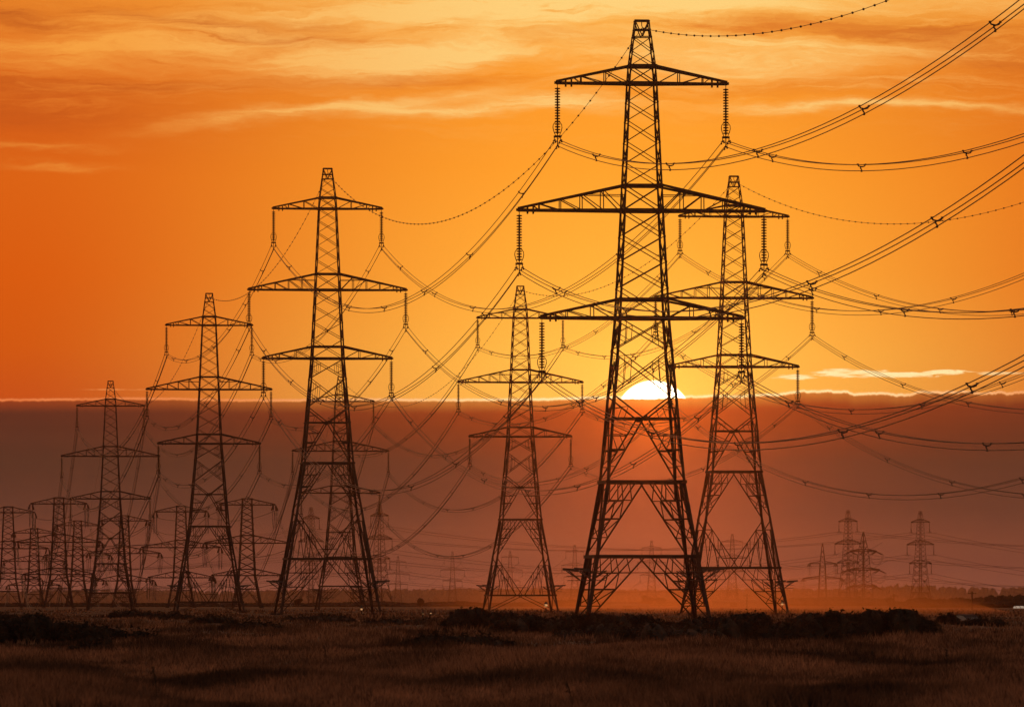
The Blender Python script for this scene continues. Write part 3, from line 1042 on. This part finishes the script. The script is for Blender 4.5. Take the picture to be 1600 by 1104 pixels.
def gorse(x0, x1, ytop, ybase, label, seed, group='gorse bushes on the heath', lumps=None, n=None):
    d = CAMZ * F / (ybase - HOR); mpp = d / F
    w = (x1 - x0) * mpp; h = (ybase - ytop) * mpp; cx = ((x0 + x1) / 2 - 800) * mpp
    r = np.random.default_rng(seed)
    m = MB()
    dp = min(max(w * .8, 1.5), 9.0)
    k = lumps or max(4, int(w / .75))
    n = n or int(1400 + 900 * w * h)
    cs = []
    for i in range(k):
        u = (i + .5) / k * 2 - 1
        lx = u * w * .5 * .86 + r.normal(0, w * .03)
        lh = h * (1 - abs(u) ** 4 * .5) * r.uniform(.74, 1.05)
        lw = w / k * r.uniform(1.5, 2.4)
        q = MB(); rough_dome(q, lw, dp * r.uniform(.5, .9), lh * .9, r, amp=.22)
        off = Vector((lx, r.uniform(-.2, .3) * dp, 0)); b = len(m.v)
        m.v += [p + off for p in q.v]; m.f += [tuple(b + i_ for i_ in f) for f in q.f]
        cs.append((off, lw, lh))
    pts = []
    for i in range(n):
        off, lw, lh = cs[r.integers(k)]
        a = r.uniform(0, 2 * math.pi); t = math.asin(r.uniform(0, 1))
        c = math.cos(t) ** .6
        g = r.uniform(.9, 1.12)
        pts.append((off.x + lw * .5 * c * math.cos(a) * g, off.y + dp * .35 * c * math.sin(a) * g, max(.02, lh * .9 * math.sin(t) * g)))
    # upright sprigs on the outline
    for i in range(int(20 * w)):
        off, lw, lh = cs[r.integers(k)]
        bx = off.x + r.uniform(-.22, .22) * lw; bz = lh * r.uniform(.72, .86)
        for s_ in range(7):
            pts.append((bx + r.normal(0, .05), off.y + r.normal(0, .1), bz + s_ * .045 * r.uniform(.3, 1.3)))
    m.soup(leaf_soup(np.array(pts), .10, r))
    o = link('gorse_bush', m.mesh('gorse_bush', GORSE), None, (cx, d + dp * .3, float(hump(np.array(cx), np.array(d)))))
    tag(o, label, 'bush', group)


gorse(1052, 1246, 951, 1000, 'long dark gorse bank below the pylon right of the sun', 1)
gorse(1225, 1345, 952, 998, 'middle part of the right gorse bank, flat and even on top', 2)
gorse(1318, 1468, 949, 999, 'right end of the long gorse bank, sloping down to the ground', 3)
gorse(935, 1070, 962, 996, 'gorse hump right of the tallest pylon\'s feet', 4)
gorse(868, 1128, 972, 1004, 'low dark gorse mass lying in front of the tallest pylon', 5)
gorse(688, 812, 951, 988, 'rounded gorse mound below the pylon left of the sun', 6)
gorse(772, 905, 960, 990, 'gorse mound overlapping the rounded one, left of the tallest pylon', 7)
gorse(880, 975, 957, 988, 'ragged gorse at the left foot of the tallest pylon', 8)
gorse(1196, 1284, 976, 1005, 'separate dark round gorse bush before the right bank', 9)
gorse(1290, 1328, 984, 1003, 'small gorse bush right of the separate round one', 10)
gorse(1466, 1500, 962, 979, 'small lone gorse bush beyond the right end of the bank', 11)
gorse(-40, 112, 963, 1009, 'tall black gorse mound at the left picture edge', 12)
gorse(78, 190, 977, 1009, 'lower gorse running right from the tall left mound', 13)
gorse(165, 252, 987, 1010, 'thin tail end of the left gorse bank', 14)
gorse(112, 178, 1000, 1021, 'low gorse patch in front of the left bank', 15)
gorse(-30, 30, 956, 972, 'pale far gorse hump at the left picture edge', 16)
gorse(232, 300, 957, 968, 'low far scrub left of the mid-sized left pylon', 17)
gorse(300, 372, 965, 975, 'dark low scrub below the mid-sized left pylon', 18)
gorse(345, 440, 974, 986, 'flat dark scrub patch below the tall pylon left of centre', 19)
gorse(170, 240, 952, 966, 'far low mound of scrub beside the leftmost peaked pylon', 20)
gorse(640, 800, 996, 1013, 'low heather hummock below the rounded gorse mound', 21)
gorse(440, 560, 962, 973, 'low scrub along the feet of the tall pylon left of centre', 22)
gorse(560, 690, 965, 977, 'long low scrub leading up to the rounded gorse mound', 23)
gorse(1500, 1570, 971, 980, 'low ragged weeds at the right of the heath', 24)

# ------------------------------------------------------------------ distant trees, buildings, lamps
def crown(m, c, rx, rz_, n, leaf, r):
    """a leafy lump: knobbly ellipsoid core with loose leaves round it"""
    ph = r.uniform(0, 6.28, 6); b = len(m.v); nu, nv_ = 14, 8
    for j in range(nv_ + 1):
        t = math.pi * (j / nv_ - .5)
        for i in range(nu):
            a = 2 * math.pi * i / nu
            k = 1 + .13 * math.sin(3 * a + ph[0] + 2 * t) + .1 * math.sin(5 * a + ph[1] - 4 * t) + .1 * math.sin(4 * t + ph[2] + a)
            m.v.append(Vector((c[0] + rx * math.cos(t) * math.cos(a) * k, c[1] + rx * math.cos(t) * math.sin(a) * k, max(0, c[2] + rz_ * math.sin(t) * k))))
    for j in range(nv_):
        for i in range(nu):
            i2 = (i + 1) % nu
            m.f.append((b + j * nu + i, b + j * nu + i2, b + (j + 1) * nu + i2, b + (j + 1) * nu + i))
    d = r.normal(0, 1, (n, 3)); d /= np.linalg.norm(d, axis=1, keepdims=True)
    d *= r.uniform(.8, 1.18, (n, 1))
    p = np.array(c) + d * np.array([rx, rx, rz_]); p[:, 2] = np.abs(p[:, 2])
    m.soup(leaf_soup(p, leaf, r))


def wood(name, label, d, prof_, step, jitter, n, leaf, seed, depth):
    """treeline: prof_ gives (photo x, photo row of the tree tops)"""
    r = np.random.default_rng(seed); mpp = d / F
    m = MB()
    x = prof_[0][0]
    while x < prof_[-1][0]:
        top = np.interp(x, [p[0] for p in prof_], [p[1] for p in prof_])
        H = max(1.2, CAMZ + (HOR - top) * mpp) * r.uniform(1 - jitter, 1 + jitter * .4)
        w = step * mpp * r.uniform(.7, 1.5)
        crown(m, ((x - 800) * mpp, d + r.uniform(0, depth), H * .5), w, H * .5, n, leaf, r)
        for q in range(2): crown(m, ((x - 800 + r.uniform(-1, 1) * step) * mpp, d - r.uniform(0, depth * .3), H * .27), w * 1.1, H * r.uniform(.25, .36), n // 2, leaf, r)
        x += step * r.uniform(.35, .75)
    o = link(name, m.mesh(name, TREE)); tag(o, label, 'woodland', kind='stuff')


wood('distant_wood', 'pale wooded ridge along the whole horizon', 6900,
     [(-30, 924), (120, 922), (220, 921), (330, 924), (420, 923), (520, 921), (640, 921), (760, 920), (900, 921), (1010, 922), (1130, 921), (1240, 920), (1330, 921), (1385, 919), (1405, 914), (1440, 915), (1500, 918), (1560, 920), (1640, 917)],
     5.5, .10, 26, 1.1, 31, 160)
wood('hedgerow', 'darker hedge line in front of the left ridge', 2750,
     [(-20, 943), (120, 943), (210, 945), (300, 945), (380, 943), (470, 943), (520, 941), (600, 939), (640, 942)], 7, .10, 120, .38, 32, 40)
wood('hedgerow', 'dark hedge line left of the sun between the near pylons', 2900,
     [(640, 942), (690, 940), (720, 939), (760, 942), (820, 941), (870, 937), (915, 938), (960, 941)], 7, .10, 120, .4, 33, 40)
wood('hedgerow', 'hedge line below the sun, glowing in the mist', 3300,
     [(955, 940), (1060, 940), (1130, 939), (1200, 937), (1260, 934), (1330, 932), (1385, 935), (1412, 941)], 7, .12, 120, .4, 34, 40)
wood('hedgerow', 'dark tree belt at the right picture edge', 2250,
     [(1405, 941), (1440, 934), (1480, 936), (1500, 934), (1540, 933), (1570, 930), (1640, 929)], 6, .16, 150, .32, 35, 30)


def tree(cx, ytop, wpx, d, label, seed):
    r = np.random.default_rng(seed); mpp = d / F
    H = CAMZ + (HOR - ytop) * mpp; w = wpx * mpp / 2
    root = link('tree', None, None, ((cx - 800) * mpp, d, 0)); tag(root, label, 'tree', 'single trees in the misty fields')
    m = MB(); m.lathe([(.28, 0), (.2, H * .3), (.12, H * .6), (.03, H * .92)], 8, (0, 0, 1))
    for k in range(7):
        a = r.uniform(0, 6.28); z = H * r.uniform(.3, .6)
        m.tube([(0, 0, z), (math.cos(a) * w * .4, math.sin(a) * w * .4, z + H * .12), (math.cos(a) * w * .75, math.sin(a) * w * .75, z + H * .2)], .06, 5)
    link('trunk', m.mesh('trunk', BARK), root)
    m = MB()
    for k in range(9):
        a = r.uniform(0, 6.28); q = r.uniform(0, .62) * w
        crown(m, (math.cos(a) * q, math.sin(a) * q, H * r.uniform(.45, .8)), w * r.uniform(.3, .45), H * r.uniform(.14, .2), 130, .32, r)
    link('crown', m.mesh('crown', TREE), root)


tree(1013, 929, 26, 2450, 'round tree seen between the legs of the tallest pylon', 41)
tree(1030, 932, 22, 2500, 'lower tree just right of the round one between the tallest pylon\'s legs', 42)
tree(657, 934, 17, 2500, 'dark bushy tree right of the tall pylon left of centre', 43)
tree(466, 934, 16, 2600, 'tree seen between the left legs of the tall pylon left of centre', 44)
tree(1390, 932, 14, 2300, 'slim tree left of the dark right tree belt', 45)


def shed(cx, wpx, yeave, yridge, d, label, roofm=ROOF, wallm=WALL, depth=9.0, door=True):
    mpp = d / F; x = (cx - 800) * mpp; w = wpx * mpp
    he = CAMZ + (HOR - yeave) * mpp; hr = CAMZ + (HOR - yridge) * mpp
    root = link('farm_shed', None, None, (x, d, 0), R(4)); tag(root, label, 'building', 'sheds in the misty fields')
    m = MB(); m.v = [Vector(p) for p in ((-w / 2, 0, 0), (w / 2, 0, 0), (w / 2, depth, 0), (-w / 2, depth, 0), (-w / 2, 0, he), (w / 2, 0, he), (w / 2, depth, he), (-w / 2, depth, he))]
    m.f = [(0, 1, 5, 4), (1, 2, 6, 5), (2, 3, 7, 6), (3, 0, 4, 7)]
    link('wall', m.mesh('wall', wallm), root)
    e = .35; g = w * .06
    m = MB(); m.v = [Vector(p) for p in ((-w / 2 - e, -e, he), (w / 2 + e, -e, he), (w / 2 + e, depth + e, he), (-w / 2 - e, depth + e, he), (-w / 2 + g, depth / 2, hr), (w / 2 - g, depth / 2, hr),
             )]
    m.f = [(0, 1, 5, 4), (1, 2, 5), (2, 3, 4, 5), (3, 0, 4), (3, 2, 1, 0)]
    link('roof', m.mesh('roof', roofm), root)
    if door:
        m = MB(); m.bar((-w * .2, -.04, he * .42), (-w * .2 + 2.4, -.04, he * .42), .06, he * .8); link('door', m.mesh('door', WOODP), root)


shed(1158, 88, 939.5, 936.5, 2700, 'long low shed behind the legs of the pylon right of the sun')
shed(985, 60, 945, 942, 2300, 'low grey shed between the feet of the tallest pylon')


def polytunnel(cx, w, h, d, label, rz, lit=False):  # lit: sheeting with emission in place of reflected sky
    mpp = d / F
    m = MB(); n = 12; ln = w
    a = len(m.v)
    for sx_ in (-.5, .5):
        for i in range(n + 1):
            t = math.pi * i / n; m.v.append(Vector((sx_ * ln, -math.cos(t) * h * 1.5, math.sin(t) * h)))
    for i in range(n): m.f.append((i, i + 1, n + 2 + i, n + 1 + i))
    m.f += [tuple(range(n, -1, -1)), tuple(range(n + 1, 2 * n + 2))]
    root = link('polytunnel', m.mesh('polytunnel', GLINTSHEET if lit else WHITE), None, ((cx - 800) * mpp, d, 0), rz)
    tag(root, label, 'polytunnel')
    m = MB()
    for k in range(7):
        x_ = -ln / 2 + ln * k / 6
        m.tube([(x_, -math.cos(math.pi * i / n) * (h * 1.5 + .03), math.sin(math.pi * i / n) * (h + .03)) for i in range(n + 1)], .05, 5)
    link('hoop', m.mesh('hoop', PLATE), root)


GLINTSHEET = WHITE.copy(); GLINTSHEET.name = 'sky_glint_sheeting'
b_ = GLINTSHEET.node_tree.nodes['Principled BSDF']
b_.inputs['Emission Color'].default_value = (1.0, .8, .6, 1); b_.inputs['Emission Strength'].default_value = .28  # added glow imitates sky glinting off the sheeting; nothing is lit inside
polytunnel(1604, 7.0, .6, 2050, 'polytunnel with a painted sky-glint glow, cut by the right picture edge', R(24), True)
polytunnel(1508, 1.6, .55, 640, 'tiny white cloche tunnel in the grass right of the gorse', R(50))

LAMPM = bpy.data.materials.new('lit_lamp'); LAMPM.use_nodes = True
b_ = LAMPM.node_tree.nodes['Principled BSDF']
b_.inputs['Base Color'].default_value = (.8, .6, .4, 1)
b_.inputs['Emission Color'].default_value = (1.0, .5, .2, 1); b_.inputs['Emission Strength'].default_value = .6


def lamp(cx, y, d, label, size=.35):
    mpp = d / F; z = CAMZ + (HOR - y) * mpp
    root = link('yard_lamp', None, None, ((cx - 800) * mpp, d, 0)); tag(root, label, 'lamp', 'lit lamps in the misty fields')
    m = MB(); m.lathe([(.12, 0), (.07, .4), (.05, z + .2)], 8, (0, 0, 1)); link('post', m.mesh('post', WOODP), root)
    m = MB(); m.lathe([(size * 1.25, 0), (size * 1.1, .15), (.05, .4)], 12, (0, 0, 1), (0, 0, z + size * .7)); link('shade', m.mesh('shade', PLATE), root)
    m = MB(); m.lathe([(size * .5, -size), (size, -size * .3), (size, size * .4), (size * .6, size * .68)], 12, (0, 0, 1), (0, 0, z)); link('bulb', m.mesh('bulb', LAMPM), root)


lamp(565, 951, 900, 'lit lamp near the right foot of the tall pylon left of centre', .12)
lamp(853, 945, 1250, 'lit orange lamp at the right foot of the pylon left of the sun', .26)
lamp(1222, 942.5, 1100, 'lit pale lamp between the right legs of the pylon right of the sun', .2)
lamp(673, 957.5, 820, 'small white light low over the field left of the gorse mound', .08)
lamp(661, 958.5, 810, 'fainter small light left of the low white one', .07)


def pole(cx, ytop, d, label):
    mpp = d / F; h = CAMZ + (HOR - ytop) * mpp
    root = link('telegraph_pole', None, None, ((cx - 800) * mpp, d, 0)); tag(root, label, 'pole', 'wooden poles along the right')
    m = MB(); m.lathe([(.17, 0), (.12, h)], 8, (0, 0, 1)); link('post', m.mesh('post', WOODP), root)
    m = MB(); m.bar((-.9, 0, h - .5), (.9, 0, h - .5), .12)
    for x_ in (-.75, -.3, .3, .75): m.bar((x_, 0, h - .44), (x_, 0, h - .22), .07)
    link('crosspiece', m.mesh('crosspiece', WOODP), root)


pole(1518.5, 923, 1650, 'wooden pole standing in front of the right tree belt')
pole(1396.5, 927, 1900, 'fainter wooden pole left of the right tree belt')
pole(1167, 927, 2000, 'thin pole inside the legs of the pylon right of the sun')


def stalk(cx, ytop, ybase, label, seed):
    d = CAMZ * F / (ybase - HOR); mpp = d / F; h = (ybase - ytop) * mpp
    r = np.random.default_rng(seed); m = MB()
    top = Vector((r.normal(0, .08), 0, h))
    m.tube([(0, 0, -.1), tuple(top * .5 + Vector((.02, 0, 0))), tuple(top)], .009, 5)
    c = np.array([tuple(top * t + Vector((r.normal(0, .02), r.normal(0, .02), 0))) for t in r.uniform(.55, 1, 60)])
    m.soup(leaf_soup(c, .024, r))
    o = link('dry_stalk', m.mesh('dry_stalk', GORSE), None, ((cx - 800) * mpp, d, float(hump(np.array((cx - 800) * mpp), np.array(d)))))
    tag(o, label, 'weed', 'dead weed stalks in the grass')


stalk(510, 1006, 1046, 'dead stalk left of the bottom centre grass', 51)
stalk(246, 1042, 1104, 'tall dead stalk at the bottom left', 52)
stalk(1478, 1010, 1048, 'dead stalk in the straw patch at lower right', 53)
stalk(893, 1060, 1100, 'faint dead stalk near the bottom centre', 54)
stalk(1553, 950, 978, 'bare stalk rising right of the lone gorse bush', 55)
stalk(1366, 1012, 1040, 'short dead stalk between the lower right straw patches', 56)

# ------------------------------------------------------------------ haze
hz = bpy.data.materials.new('haze'); hz.use_nodes = True
t = hz.node_tree; t.nodes.clear()
pv = t.nodes.new('ShaderNodeVolumePrincipled')
pv.inputs['Color'].default_value = (.95, .62, .60, 1)
pv.inputs['Density'].default_value = 0.45e-4
pv.inputs['Anisotropy'].default_value = .982
ov = t.nodes.new('ShaderNodeOutputMaterial'); t.links.new(pv.outputs[0], ov.inputs['Volume'])
x0, x1, y0, y1, z0, z1 = -3060., 3060., -960., 7700., -1.4, 66.
me = bpy.data.meshes.new('haze')
me.from_pydata([(x, y, z) for z in (z0, z1) for (x, y) in ((x0, y0), (x1, y0), (x1, y1), (x0, y1))], [],
               [(3, 2, 1, 0), (4, 5, 6, 7), (0, 1, 5, 4), (1, 2, 6, 5), (2, 3, 7, 6), (3, 0, 4, 7)])
me.update(); me.materials.append(hz)
tag(link('haze', me), 'thin orange evening haze filling the air', 'haze', kind='stuff')

# thicker air over the far marsh
fm = hz.copy(); fm.name = 'far_mist'
f_ = [n for n in fm.node_tree.nodes if n.type == 'PRINCIPLED_VOLUME'][0]
f_.inputs['Color'].default_value = (.88, .84, 1.0, 1)
f_.inputs['Density'].default_value = 0.6e-4
f_.inputs['Anisotropy'].default_value = .7
x0, x1, y0, y1, z0, z1 = -2950., 2950., 2900., 7400., -1.2, 58.
me = bpy.data.meshes.new('far_mist')
me.from_pydata([(x, y, z) for z in (z0, z1) for (x, y) in ((x0, y0), (x1, y0), (x1, y1), (x0, y1))], [],
               [(3, 2, 1, 0), (4, 5, 6, 7), (0, 1, 5, 4), (1, 2, 6, 5), (2, 3, 7, 6), (3, 0, 4, 7)])
me.update(); me.materials.append(fm)
tag(link('far_mist', me), 'evening mist hanging over the distant wooded land', 'mist', kind='stuff')

# a lens of low mist over the fields below the sun, thinning out towards its rim
gm = hz.copy(); gm.name = 'ground_mist'
g_ = [n for n in gm.node_tree.nodes if n.type == 'PRINCIPLED_VOLUME'][0]
g_.inputs['Color'].default_value = (1.0, .62, .45, 1)
g_.inputs['Density'].default_value = 1.0e-3
g_.inputs['Anisotropy'].default_value = .97
m = MB(); NU, NVV = 28, 14
gi = {}
for sgn in (-1, 1):
    for j in range(NVV + 1):
        for i in range(NU + 1):
            u = i / NU * 2 - 1; v = j / NVV
            th = max(0, 1 - u * u) ** 1.8 * (1 - v) ** 1.9
            if th == 0 and sgn == 1: gi[(1, i, j)] = gi[(-1, i, j)]; continue
            gi[(sgn, i, j)] = len(m.v)
            m.v.append(Vector((u * 66, sgn * 950 * th, -.4 + 11.0 * v)))
for sgn in (-1, 1):
    for j in range(NVV):
        for i in range(NU):
            q = [gi[(sgn, i, j)], gi[(sgn, i + 1, j)], gi[(sgn, i + 1, j + 1)], gi[(sgn, i, j + 1)]]
            q = list(dict.fromkeys(q))
            if len(q) > 2: m.f.append(tuple(q if sgn < 0 else q[::-1]))
m.f.append(tuple([gi[(1, i, 0)] for i in range(NU + 1)] + [gi[(-1, i, 0)] for i in range(NU - 1, 0, -1)]))
tag(link('ground_mist', m.mesh('ground_mist', gm), None, (42, 1700, 0)), 'low evening mist lying over the fields below the sun', 'mist', kind='stuff')

for o in bpy.data.objects:
    if 'label' in o and len(o['label'].replace(',', ' ').split()) > 15: print('LONG', len(o['label'].split()), o['label'])
